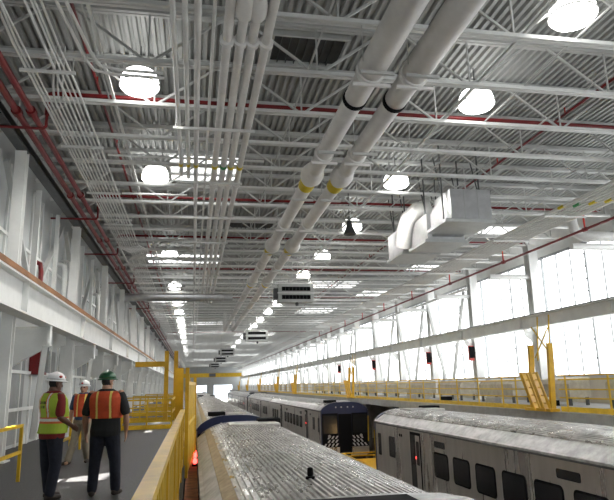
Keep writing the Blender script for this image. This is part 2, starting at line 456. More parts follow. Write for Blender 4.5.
# walkway-side conduit rack
lc = [-3.31, -3.24, -3.16, -3.07, -2.98, -2.88, -2.78, -2.68, -2.58, -2.48]
desc = ['outermost, next to the red mains', 'second', 'third', 'fourth', 'fifth', 'sixth', 'seventh', 'eighth', 'ninth', 'tenth, innermost']
for k, x in enumerate(lc):
    z = 7.72; r = .02 if k % 3 else .026
    pts = [(x, 8.0, z)]
    if k in (0, 1): pts = [(x+.35*(k == 1)-.1, 7.5, z+.3), (x-.1, 9.6, z+.3), (x, 10.6, z)]
    if k in (3, 4, 5): pts = [(x, 12.6, CH+.9), (x, 12.6, z+.25), (x, 12.8, z+.03), (x, 13.0, z)]
    if k in (8, 9): pts = [(x-.15, 8.0, z+.25), (x-.15, 11.2, z+.25), (x, 12.0, z)]
    jy = 27.6-.1*k                    # the rack jogs sideways round the sprinkler main
    if k >= 1: pts += [(x, jy, z), (x+.30, jy+.9, z), (x+.30, jy+1.6, z), (x, jy+2.6, z)]
    pts.append((x, 204, z))
    tag(MB().tube(pts, r, 8).build('conduit', M['conduit'], smooth=True), 'slim galvanised conduit on the walkway-side rack, %s' % desc[k], 'conduit', 'walkway rack conduits')
for i, y in enumerate(JY[2:60:2]):
    hanger(y, -3.42, -2.38, 7.68, 'white crossbar hanger under the walkway conduit rack, %s from the camera end' % nth(i+1), 'walkway rack hangers')
# conduits that turn across the roof over the walkway
for k, (x, y, z) in enumerate(((-2.2, 11.9, 7.95), (-2.05, 11.7, 7.95))):
    tag(MB().tube([(x-.35, 7.6, z), (x, y-.5, z), (x+.1, y-.1, z), (x+.45, y+.02, z), (-.7, y+.05, z)], .034, 8).build('conduit', M['conduit'], smooth=True),
        'conduit elbow turning across the roof beside the first walkway lamp, %s one' % ('outer', 'inner')[k], 'conduit', 'turning conduits')
for i, (y, xa, xb) in enumerate(((16.2, -2.4, 1.9), (19.6, -2.4, -.3), (24.2, -2.4, 4.2), (13.3+JP*5, -4.3, -2.4), (30.2, -2.4, 3.0))):
    tag(MB().tube([(xa, y, 7.82), (xb, y, 7.82)], .035, 8).build('conduit', M['white'], smooth=True), 'white conduit running across from the walkway rack, %s from the camera end' % nth(i+1), 'conduit', 'cross conduits')

# centre bundle of pipes
cp = [(-.43, .05, 17.2, 'thinner, outermost toward the walkway'), (-.23, .05, 17.4, 'thinner, second from the walkway'), (-.02, .062, 150, 'medium, third from the walkway'),
      (.25, .032, 120, 'thinnest, fourth from the walkway'), (.50, .085, 44, 'thick, fifth from the walkway'), (.74, .085, 44.3, 'thick with a bulky fitting, sixth from the walkway'),
      (.95, .085, 44.6, 'thick with a bulky fitting, seventh from the walkway'), (1.2, .085, 44.9, 'thick, outermost toward the tracks')]
for k, (x, r, ye, d) in enumerate(cp):
    t = thing('ceiling_pipe', 'pale %s pipe of the slim bundle' % d, 'pipe', (x, 5, 7.6), 0, 'slim pipe bundle')
    pts = [(0, 0, 0), (0, ye-5-.25, 0)]
    if ye < 100: pts += [(0, ye-5-.07, .06), (0, ye-5, .22), (0, ye-5, .9)]
    MB().tube(pts, r, 12).build('pipe_run', M['insul'] if r > .06 else M['conduit'], t, smooth=True)
    if r > .08:
        for yy in (9.75, 17.6, 25.3, 33):
            MB().lathe([(r+.01, -.06), (r+.05, -.05), (r+.05, .05), (r+.01, .06)], (0, yy-5, 0), 14, 'y').build('coupling', M['insul2'], t, smooth=True)
    if k in (5, 6):
        MB().lathe([(r, -.32), (r+.04, -.25), (r+.07, -.1), (r+.08, .05), (r+.055, .2), (r, .28)], (0, 8.75-5, 0), 14, 'y').build('insulated_fitting', M['insul2'], t, smooth=True)
    if k != 3:
        MB().lathe([(r+.004, -.10), (r+.006, -.10), (r+.006, .10), (r+.004, .10)], (0, 16.1-5, 0), 12, 'y').build('pipe_label', M['green'] if k == 5 else M['label'], t, smooth=True)
for i, y in enumerate((13.36, 17.22, 21.08, 24.94, 28.8, 32.66, 36.52, 40.38)):
    z = 7.5
    hanger(y, -.55, 1.35, z, 'crossbar hanger under the slim pipe bundle, %s from the camera end' % nth(i+1), 'bundle hangers')
# big insulated pipes
for k, (x, d) in enumerate(((3.2, 'toward the walkway'), (4.06, 'toward the windows'))):
    t = thing('insulated_pipe', 'thick white insulated pipe under the roof, the one %s' % d, 'pipe', (x, 5.5, 7.3), 0, 'thick insulated pipes')
    segs = [(0, 4.35, .262), (4.35, 5.55, .235), (5.55, 10.0, .215), (10.0, 22, .205), (22, 33, .20), (33, 58, .19)]
    for a, b, r in segs:
        MB().lathe([(r-.02, a), (r, a+.03), (r, b-.03), (r-.02, b)], (0, 0, 0), 20, 'y').build('pipe_section', M['insul'], t, smooth=True)
    for yy, r in ((4.4, .27), (8.6, .235), (15.5, .225), (23.5, .22)):
        c_ = MB().lathe([(r-.03, -.07), (r+.02, -.06), (r+.02, .06), (r-.03, .07)], (0, yy, 0), 18, 'y')
        c_.build('clamp_collar', M['insul2'], t, smooth=True)
        MB().box(-r-.10, r+.10, yy-.03, yy+.03, -r-.06, -r-.0).build('clamp_bar', M['insul2'], t)
    for yy in (10.2, 19.0, 28.0):
        MB().lathe([(.2, -.5), (.27, -.32), (.32, -.1), (.32, .12), (.26, .35), (.2, .42)], (0, yy, 0), 18, 'y').build('bulged_fitting', M['insul2'], t, smooth=True)
        MB().lathe([(.231, .5), (.234, .5), (.234, .95), (.231, .95)], (0, yy, 0), 18, 'y').build('pipe_label', M['label'], t, smooth=True)
    MB().lathe([(.2, 5.47), (.255, 5.47), (.255, 5.60), (.2, 5.60)], (0, 0, 0), 20, 'y').build('black_band', M['black'], t, smooth=True)
    MB().tube([(0, 58, 0), (0, 58.4, .1), (0, 58.6, .5), (0, 58.6, 1.9)], .19, 14).build('riser', M['insul'], t, smooth=True)
    for yy in JY[1:26:2]:
        MB().tube([(-.26, yy-5.5, -.05), (-.26, yy-5.5, .7)], .012, 6).tube([(.26, yy-5.5, -.05), (.26, yy-5.5, .7)], .012, 6).box(-.32, .32, yy-5.5-.03, yy-5.5+.03, -.3, -.24).build('hanger_frame', M['joist'], t)
# window-side conduit bundle
for k in range(8):
    x = 12.65+k*.2; r = .05 if k in (0, 7) else .036
    tag(MB().tube([(x, 9, 7.42), (x, 204, 7.42)], r, 8).build('conduit', M['conduit'], smooth=True), 'long conduit of the bundle before the window wall, %s from the tracks' % nth(k+1), 'conduit', 'window-side conduits')
t = thing('pipe_marker', 'yellow and green marker bands on the window-side conduit bundle', 'pipe markers', (12.75, 18.3, 7.42))
for k in range(4): MB().lathe([(.052, -.16), (.056, -.16), (.056, .16), (.052, .16)], (-.1+k*.4, -.3*k, 0), 10, 'y').build('marker_band', M['green'] if k == 1 else M['label'], t)
for i, y in enumerate(JY[4:40:2]):
    hanger(y, 12.5, 14.2, 7.36, 'crossbar hanger under the window-side conduits, %s from the camera end' % nth(i+1), 'window-side hangers')

# sprinkler pipes
def red_main(x, z, r, label):
    t = thing('sprinkler_main', label, 'sprinkler pipe', (x, 7, z), 0, 'red sprinkler mains')
    MB().tube([(0, 0, 0), (0, 190, 0)], r, 12).build('pipe_run', M['red'], t, smooth=True)
    for k in range(9): MB().lathe([(r, -.1), (r+.035, -.09), (r+.035, .09), (r, .1)], (0, 6.2+k*6.1, 0), 12, 'y').build('coupling', M['red'], t, smooth=True)
    return t
red_main(-3.62, 7.6, .07, 'thick red sprinkler main over the walkway, the inner of two')
red_main(-3.92, 7.58, .075, 'thick red sprinkler main over the walkway, the outer one by the wall')
t = red_main(14.2, 6.9, .05, 'red sprinkler main running before the tops of the windows')
for k in range(10):
    MB().tube([(0, 6.2+k*6.1, 0), (0, 6.2+k*6.1, .55)], .035, 8).build('riser', M['redb'], t, smooth=True)
crossY = [13.62, 21.35, 27.2, 34.9, 46.5, 62.0, 77.4]
for i, y in enumerate(crossY):
    t = thing('sprinkler_pipe', 'red sprinkler pipe crossing the whole roof, %s from the camera end' % nth(i+1), 'sprinkler pipe', (0, y, CH+.27), 0, 'red cross pipes')
    MB().tube([(-3.3, 0, 0), (WR-.5, 0, 0)], .05, 10).build('pipe_run', M['red'], t, smooth=True)
    MB().tube([(-3.3, 0, 0), (-3.36, 0, -.02), (-3.4, 0, -.1), (-3.4, 0, -.55)], .05, 10).build('drop_leg', M['red'], t, smooth=True)
    MB().tube([(-4.95, 0, -.88), (-3.46, 0, -.88), (-3.4, 0, -.82), (-3.4, 0, -.55)], .035, 8).build('wall_feed', M['red'], t, smooth=True)
for x, d in ((-2.38, 'over the walkway'), (10.05, 'over the window-side train')):
    t = thing('sprinkler_branch', 'thin red sprinkler branch line running down the roof %s' % d, 'sprinkler pipe', (x, 6, 8.7), 0, 'red branch lines')
    MB().tube([(0, 0, 0), (0, 90, 0)], .036, 8).build('pipe_run', M['red'], t, smooth=True)
    for k in range(10): MB().tube([(0, 4+k*3.86, 0), (0, 4+k*3.86, .2)], .02, 6).build('sprinkler_head', M['redb'], t)

# ------------------------------------------------------------------ lamps
def lamp():
    t = thing('bay_light', 'x', 'ceiling lamp', (0, 0, 8.35), 0, 'glowing bay lamps')
    prof = [(.02, -.17), (.24, -.16), (.37, -.12), (.43, -.05), (.44, 0), (.425, .10), (.39, .21), (.34, .30), (.26, .345), (.2, .35)]
    MB().lathe(prof, (0, 0, 0), 24).build('diffuser', M['glow'], t, smooth=True)
    MB().lathe([(.43, -.02), (.453, -.02), (.453, .005), (.43, .005)], (0, 0, 0), 24).build('diffuser_band', M['pale'], t, smooth=True)
    MB().lathe([(.2, .345), (.2, .37), (.13, .40), (.11, .56), (.06, .6)], (0, 0, 0), 16).build('ballast_housing', M['heat'], t, smooth=True)
    MB().tube([(0, 0, .58), (0, 0, .98)], .015, 6).build('hanger_rod', M['dark'], t)
    sd = bpy.data.lights.new('bay lamp light', 'SPOT'); sd.energy = LAMP_WATTS; sd.spot_size = math.radians(156); sd.spot_blend = .5; sd.shadow_soft_size = .3; sd.color = (1, .975, .93)
    sp = bpy.data.objects.new('lamp_light', sd); COL.objects.link(sp); sp.location = (0, 0, -.5); sp.parent = t
    return t
lp = lamp(); first = True
LR = [(6.95, 9.0), (6.8, 12.72), (6.78, 18.8), (6.78, 24.8), (6.78, 31.1), (6.78, 36.95), (6.78, 43), (6.78, 49.5), (6.8, 56), (6.8, 63), (6.8, 70), (6.8, 76.6), (6.8, 85), (6.8, 95), (6.8, 107), (6.8, 118), (6.8, 130), (6.8, 143), (6.8, 157), (6.8, 172), (6.8, 188)]
LLm = [(-1.3, 12.9), (-1.32, 19.15), (-1.32, 31.5), (-1.34, 41.6), (-1.35, 50.4), (-1.36, 56.6), (-1.36, 63.6), (-1.36, 69), (-1.4, 76.5), (-1.4, 85), (-1.4, 95), (-1.4, 107), (-1.4, 118), (-1.4, 130), (-1.4, 143), (-1.4, 157), (-1.4, 172), (-1.4, 188)]  # farthest lamps of both lines carry them on, added to brighten the far end
LW = [(15.0, 60), (15.0, 80)]
for who, lst in (('window-side', LR), ('walkway-side', LLm)):
    for i, (x, y) in enumerate(lst):
        lab = 'glowing white dome lamp under the roof, %s of the %s line from the camera end' % (nth(i+1), who)
        if first: o = lp; first = False; o.location = (x, y, 8.24); o['label'] = lab
        else: o = copy_tree(lp, (x, y, 8.24), label=lab)

# ------------------------------------------------------------------ air handler, heaters, vents
t = thing('air_handler', 'big silver sheet-metal air handler hung from the roof near the window-side lamps', 'air handler', (0, 0, 0))
MB().box(7.9, 9.28, 17.0, 18.3, 6.52, 7.5).build('near_housing', M['duct'], t, bevel=.02)
MB().box(7.66, 9.36, 16.95, 18.5, 6.40, 6.50).build('drip_tray', M['heat'], t)
mb = MB()
for k in range(2): mb.box(7.9+.46*(k+1)-.012, 7.9+.46*(k+1)+.012, 16.985, 17.0, 6.52, 7.5)
mb.build('seam', M['heat'], t)
MB().add([(7.95,18.3,6.55),(9.2,18.3,6.55),(9.2,18.3,7.4),(7.95,18.3,7.4),(7.9,18.7,6.35),(9.0,18.7,6.35),(9.0,18.7,7.1),(7.9,18.7,7.1)],
         [(0,1,5,4),(1,2,6,5),(2,3,7,6),(3,0,4,7),(0,3,2,1),(4,5,6,7)]).build('transition_duct', M['duct'], t)
MB().box(7.75, 9.1, 18.7, 20.2, 6.25, 7.15).build('fan_section', M['duct'], t, bevel=.02)
MB().box(7.65, 9.2, 18.65, 20.3, 6.15, 6.25).build('drip_tray', M['heat'], t)
MB().box(7.62, 8.95, 20.8, 22.5, 6.28, 7.25).build('far_housing', M['duct'], t, bevel=.02)
MB().box(7.56, 9.05, 20.7, 22.6, 6.18, 6.28).build('drip_tray', M['heat'], t)
MB().box(7.9, 8.8, 20.2, 20.8, 6.4, 7.1).build('link_duct', M['duct'], t)
MB().tube([(7.55, 20.6, 6.45), (7.55, 20.3, 6.9), (7.6, 20.0, 7.3), (7.85, 19.7, 7.55), (8.3, 19.5, 7.65)], .32, 16).build('flexible_duct', M['ductw'], t, smooth=True)
for x in (7.8, 9.1):
    for y in (17.4, 18.9, 20.9, 22.2):
        MB().bar((x, y, 6.6), (x, y, DECK+.03), .04, .04).build('hanger_strut', M['dark'], t)
        MB().bar((x, y, 7.3), (x, y+.5, 8.9), .03, .03).build('hanger_strut', M['dark'], t)
hs = []
def heater(x, y, z, w=1.9, h=.98):
    t = thing('unit_heater', 'x', 'heater', (x, y, z), 0, 'unit heaters')
    MB().box(-w/2, w/2, .02, .75, -h/2, h/2).build('cabinet', M['heat'], t, bevel=.02)
    for zz in (.2, -.24):
        MB().box(-w*.40, w*.40, -.01, .03, zz-.10, zz+.12).build('outlet_grille', M['black'], t)
        mb = MB()
        for k in range(9): mb.box(-w*.4+k*w*.1-.008, -w*.4+k*w*.1+.008, -.02, -.008, zz-.1, zz+.12)
        mb.build('louver_vane', M['dark'], t)
    MB().box(-w/2-.04, w/2+.04, -.03, .03, -.04, .02).build('front_rail', M['white'], t)
    MB().box(-w/2-.22, -w/2, .1, .5, -.3, .25).build('fan_motor', M['dark'], t)
    MB().lathe([(.03, -.1), (.09, -.08), (.09, .06), (.03, .1)], (0.05, .1, -h/2-.1), 10).build('drain_cup', M['dark'], t)
    for xx in (-w*.42, w*.42):
        for yy in (.15, .6): MB().tube([(xx, yy, h/2), (xx, yy, DECK+.05-z)], .012, 6).build('hanger_rod', M['joist'], t)
    return t
h0 = heater(5.28, 31, 6.28)
h0['label'] = 'grey unit heater with two black slots, the largest and first from the camera end'
for i, (x, y, z) in enumerate(((5.35, 52, 5.75), (4.45, 82, 6.0), (4.5, 103, 5.9), (4.4, 128, 5.8))):
    heater(x, y, z)['label'] = ('small grey unit heater with black slots, %s from the camera end' % nth(i+2))
def roof_vent(x0, x1, y0, y1, label):
    t = thing('roof_vent', label, 'roof vent', ((x0+x1)/2, (y0+y1)/2, DECK), 0, 'roof vents')
    a, b = (x1-x0)/2, (y1-y0)/2
    MB().box(-a, a, -b, b, -.03, -.004).build('dark_opening', M['dark'], t)
    fr = MB(); fr.box(-a-.06, -a, -b-.06, b+.06, -.16, 0); fr.box(a, a+.06, -b-.06, b+.06, -.16, 0); fr.box(-a, a, -b-.06, -b, -.16, 0); fr.box(-a, a, b, b+.06, -.16, 0)
    fr.build('frame', M['joist'], t)
    mb = MB()
    n = int(a*2/.2)
    for k in range(1, n): mb.box(-a+k*.2-.01, -a+k*.2+.01, -b, b, -.1, -.03)
    mb.build('louver_vane', M['dark'], t)
roof_vent(1.65, 3.3, 11.75, 12.95, 'dark louvred roof vent beside the thick insulated pipes')
roof_vent(1.6, 3.7, 27.4, 28.9, 'smaller-looking dark roof vent farther down the shed')
# round cross duct
t = thing('round_duct', 'round silver duct crossing under the roof over the walkway lamps', 'duct', (0, 38.6, 7.1))
MB().tube([(-4.9, 0, 0), (2.4, 0, 0)], .24, 16).build('duct_run', M['duct'], t, smooth=True)
for k in range(6): MB().lathe([(.24, -.03), (.27, -.02), (.27, .02), (.24, .03)], (-4.2+k*1.2, 0, 0), 16, 'x').build('joint_band', M['duct'], t, smooth=True)
for x in (-3.5, 0, 2.2): MB().tube([(x, -.0, .2), (x, 0, 2.1)], .012, 6).build('hanger_rod', M['joist'], t)
t = thing('exhaust_duct', 'fat white elbow duct hanging in front of the window tops', 'duct', (14.95, 20.5, 6.9))
MB().tube([(-.4, .0, 1.1), (-.4, 0, .6), (-.3, 0, .2), (.0, -.1, .0), (.5, -.4, -.03), (1.0, -.4, -.03)], .2, 16).build('duct_run', M['ductw'], t, smooth=True)
tag(MB().lathe([(.03, .35), (.1, .33), (.14, .1), (.26, -.2), (.24, -.22), (.03, -.1)], (6.05, 22.5, 7.55), 12).tube([(6.05, 22.5, 7.85), (6.05, 22.5, 9.2)], .02, 6).build('horn_speaker', M['dark'], smooth=True), 'small dark horn speaker hung beside the air handler', 'speaker')

# ------------------------------------------------------------------ railings
def rail_run(t, p, q, z0, posts, heights, m, r=.028, toe=True, square=False):
    """rails along p->q (local xy), posts at fractions"""
    p = Vector(p); q = Vector(q)
    for hgt in heights:
        MB().bar((p.x, p.y, z0+hgt), (q.x, q.y, z0+hgt), r*2, r*2).build('rail', m, t)
    for f in posts:
        c = p.lerp(q, f); MB().box(c.x-r, c.x+r, c.y-r, c.y+r, z0, z0+max(heights)).build('post', m, t)
    if toe: MB().bar((p.x, p.y, z0+.09), (q.x, q.y, z0+.09), .02, .16).build('toe_board', m, t)
# near walkway guard with close balusters
t = thing('guard_railing', 'yellow slatted guard railing along the walkway edge close to the camera', 'railing', (-.2, .8, 0))
MB().bar((0, 0, 1.08), (0, 12.2, 1.08), .085, .05).build('top_rail', M['yellow'], t)
MB().bar((0, 0, .12), (0, 12.2, .12), .05, .06).build('bottom_rail', M['yellow'], t)
for k in range(62):
    MB().box(-.018, .018, .1+k*.2, .15+k*.2, .1, 1.07).build('baluster', M['yellow'], t)
for k in range(7): MB().box(-.035, .035, k*2.0, k*2.0+.08, 0, 1.08).build('post', M['yellowd'], t)
# tall gate panels further along
for i in range(12):
    y = 13.1+i*4.0
    t = thing('safety_gate', 'tall yellow slatted safety gate on the walkway edge, %s from the camera end' % nth(i+1), 'gate', (-.12, y, 0), -.045 if i < 3 else 0, 'tall slatted gates')
    z1 = 1.95 if i == 0 else 1.8
    MB().box(-.04, .04, 0, .09, -.25, z1).build('post', M['yellowd'], t); MB().box(-.04, .04, 3.8, 3.89, -.25, z1-.1).build('post', M['yellowd'], t)
    for zz in (1.6, .75, -.18): MB().box(-.02, .02, .09, 3.8, zz, zz+.07).build('rail', M['yellow'], t)
    mb = MB()
    for k in range(17): mb.box(-.012, .012, .2+k*.21, .3+k*.21, -.15, 1.6)
    mb.build('slat', M['yellow'], t)
# tall yellow gate frames
for i, (x, y, hh, xa, d) in enumerate(((-1.28, 30.5, 3.3, -2.75, 'with an arm reaching toward the walkway wall'), (-.86, 31.5, 3.35, None, 'without an arm, beside the gates'), (-.35, 16.6, 2.05, None, 'shorter, at the gate end close to the camera'))):
    t = thing('gate_post', 'tall yellow post on the walkway %s' % d, 'post', (x, y, 0), 0, 'tall yellow posts')
    MB().box(-.1, .1, -.1, .1, 0, hh).build('shaft', M['yellowd'], t)
    MB().box(-.18, .18, -.18, .18, 0, .03).build('base_plate', M['yellowd'], t)
    if xa: MB().box(xa-x, -.1, -.09, .09, hh-.75, hh-.5).build('arm', M['yellowd'], t)
# fences across the walkway
for i, (y, x0, x1) in enumerate(((24.6, -3.6, -.8), (30.9, -3.3, -.95), (36, -3.3, -.9), (45, -3.3, -.9))):
    t = thing('cross_railing', 'yellow railing across the walkway, %s beyond the three men' % nth(i+1), 'railing', (0, y, 0), 0, 'cross railings')
    rail_run(t, (x0, 0), (x1, 0), 0, [0, .34, .67, 1], [1.1, .62, .3], M['yellow'], .03)
    if i == 0:
        rail_run(t, (x1, 0), (x1, 6.0), 0, [.5, 1], [1.1, .62], M['yellow'], .03)
        MB().bar((x0+.35, 0, 1.08), (x0+.05, -.8, .02), .06, .06).build('stay', M['yellow'], t); MB().bar((x0+.3, -.03, .1), (x0-.1, -1.6, .1), .05, .12).build('kick_plate', M['yellow'], t)
# wall-side handrails
for i, (x, ya, yb) in enumerate(((-3.0, 10.2, 11.95), (-2.72, 12.6, 15.0), (-2.95, 17.5, 22.3))):
    t = thing('handrail', 'low yellow handrail beside the walkway wall, %s from the camera end' % nth(i+1), 'handrail', (x, 0, 0), 0, 'wall-side handrails')
    rail_run(t, (0, ya), (0, yb), 0, [.02, .98], [.95, .5], M['yellow'], .026, toe=False)
# window walkway railing
i = 1; y = 9.8
while y < 110:
    t = thing('window_railing', 'yellow railing bay on the window walkway, %s from the camera end' % nth(i), 'railing', (11.95, y, .46), 0, 'window walkway railing bays')
    gy = [g for g in (18.85, 44.9, 71.0, 86.5, 110) if y-1.3 < g < y+4.4]
    spans = [(0, 4.16)] if not gy else [(0, gy[0]-y-.28), (gy[0]-y+1.5, 4.16)]
    for a, b in spans:
        if b-a > .15: rail_run(t, (0, a), (0, b), 0, [0, .5] if b-a > 2 else [0], [1.16, 1.03, .72, .45], M['yellow'], .021)
    y += 4.2; i += 1
# folding gangways
def gangway(y, label):
    t = thing('folding_gangway', label, 'gangway', (11.8, y, .46), 0, 'yellow folding gangways')
    for dy in (-.05, 1.15):
        MB().bar((-.02, dy, 0), (.12, dy, 2.25), .17, .13).build('mast', M['yellowd'], t)
    for dy in (.18, .9):
        MB().bar((.2, dy, 1.7), (.35, dy, 3.25), .035, .035).build('stay_rod', M['yellow'], t)
    MB().bar((.2, .0, 1.8), (.2, 1.1, 2.9), .03, .03).build('cross_brace', M['yellow'], t); MB().bar((.22, 1.1, 1.8), (.22, .0, 2.9), .03, .03).build('cross_brace', M['yellow'], t)
    for dy in (.12, .72):
        pn = MB()
        a = Vector((-.12, dy-.0, .02)); b = Vector((-.3, dy+.36, 1.3))
        for s in (-.22, .22):
            pn.bar(a+Vector((0, s, 0)), b+Vector((0, s, 0)), .07, .07)
        for f in (.02, .2, .4, .6, .8, .98):
            c = a.lerp(b, f); pn.bar(c+Vector((0, -.22, 0)), c+Vector((0, .22, 0)), .06, .04)
        pn.bar(a, b, .30, .03)
        pn.build('folded_ramp_frame', M['yellowd'], t)
    MB().box(-.2, .15, -.2, 1.4, -.0, .1).build('sill_plate', M['yellowd'], t)
    return t
g0 = gangway(18.85, 'yellow folding gangway standing above the window-side train, first from the camera end')
for i, y in enumerate((44.9, 71.0, 86.5, 110, 135, 160)):
    copy_tree(g0, (11.8, y, .46), label='yellow folding gangway beyond the blue-fronted train, %s from the camera end' % nth(i+2))
# things standing on the window walkway
for i, (y, l) in enumerate(((18.2, 3.4), (23.4, 2.6), (28.2, 3.4), (33.8, 3.2), (39.5, 3), (44.5, 3), (50, 3), (56, 4), (63, 4), (71, 5))):
    t = thing('storage_bench', 'beige covered bench against the window wall, %s from the camera end' % nth(i+1), 'bench', (15.1, y, .46), 0, 'beige covered benches')
    MB().prism([(-.45, .32), (.5, .32), (.5, 1.1), (-.28, 1.02), (-.45, .85)], 'y', -l/2, l/2).build('cover', M['beige'], t)
    for yy in (-l/2+.15, l/2-.15):
        for xx in (-.35, .4): MB().box(xx-.05, xx+.05, yy-.05, yy+.05, 0, .33).build('leg', M['dark'], t)
    if i < 5:
        b = thing('floor_box', 'small %s box on the walkway floor before the %s beige bench' % (('white', 'black')[i % 2], nth(i+1)), 'box', (14.2, y-.6, .46), .2)
        MB().box(-.2, .2, -.3, .3, 0, .22).build('carton', M['pale'] if i % 2 == 0 else M['black'], b); MB().box(-.21, .21, -.31, .31, .22, .26).build('lid', M['pale'], b)
for i, y in enumerate((33.2, 39.8, 52.9, 66.2)):
    t = thing('hose_reel', 'red and black hose reel on a window-wall column, %s from the camera end' % nth(i+1), 'hose reel', (15.9, y, 3.0), 0, 'hose reels')
    MB().box(-.14, .14, -.2, -.02, -.35, .5).build('reel_case', M['redb'], t); MB().box(-.16, .12, -.34, -.21, -.2, .45).build('motor', M['black'], t)
    MB().bar((0, -.05, .1), (.4, -.05, .1), .08, .08).build('mount_bracket', M['dark'], t)
# pipes and clutter on the walkway wall
for i, (y, r, z1, m) in enumerate(((19.2, .07, 5.4, 'red'), (22.6, .09, 6.0, 'white'), (23.4, .05, 6.3, 'white'), (30.5, .09, 6.1, 'white'))):
    z0 = 4.1 if i != 4 else 0
    tag(MB().tube([(-4.62, y, z0), (-4.62, y, z1-.3), (-4.66, y, z1-.06), (-4.78, y, z1), (-4.98, y, z1)], r, 10).build('wall_pipe', M[m], smooth=True),
        '%s upright pipe with an elbow on the walkway wall, %s along it' % ('red' if m.startswith('red') else 'white', nth(i+1)), 'pipe', 'upright wall pipes')
t = thing('hose_cabinet', 'dark red hose rack on the wall behind the man in the lime vest', 'hose rack', (-4.94, 20.6, 2.05))
MB().box(-.05, .25, -.5, .5, 0, 1.1).build('rack_body', M['red'], t); MB().box(.25, .3, -.42, .42, .08, 1.0).build('front_panel', M['dark'], t)
for i, y in enumerate((26.2, 33.0)):
    t = thing('wall_louver', 'dark slatted louvre high on the walkway wall, %s from the camera end' % nth(i+1), 'louvre', (-4.98, y, 4.4), 0, 'wall louvres')
    MB().box(0, .05, -.9, .9, 0, 2.6).build('backing', M['dark'], t)
    mb = MB()
    for k in range(16): mb.bar((.07, -.9, .1+k*.16), (.07, .9, .1+k*.16), .07, .03)
    mb.build('slat', M['heat'], t)

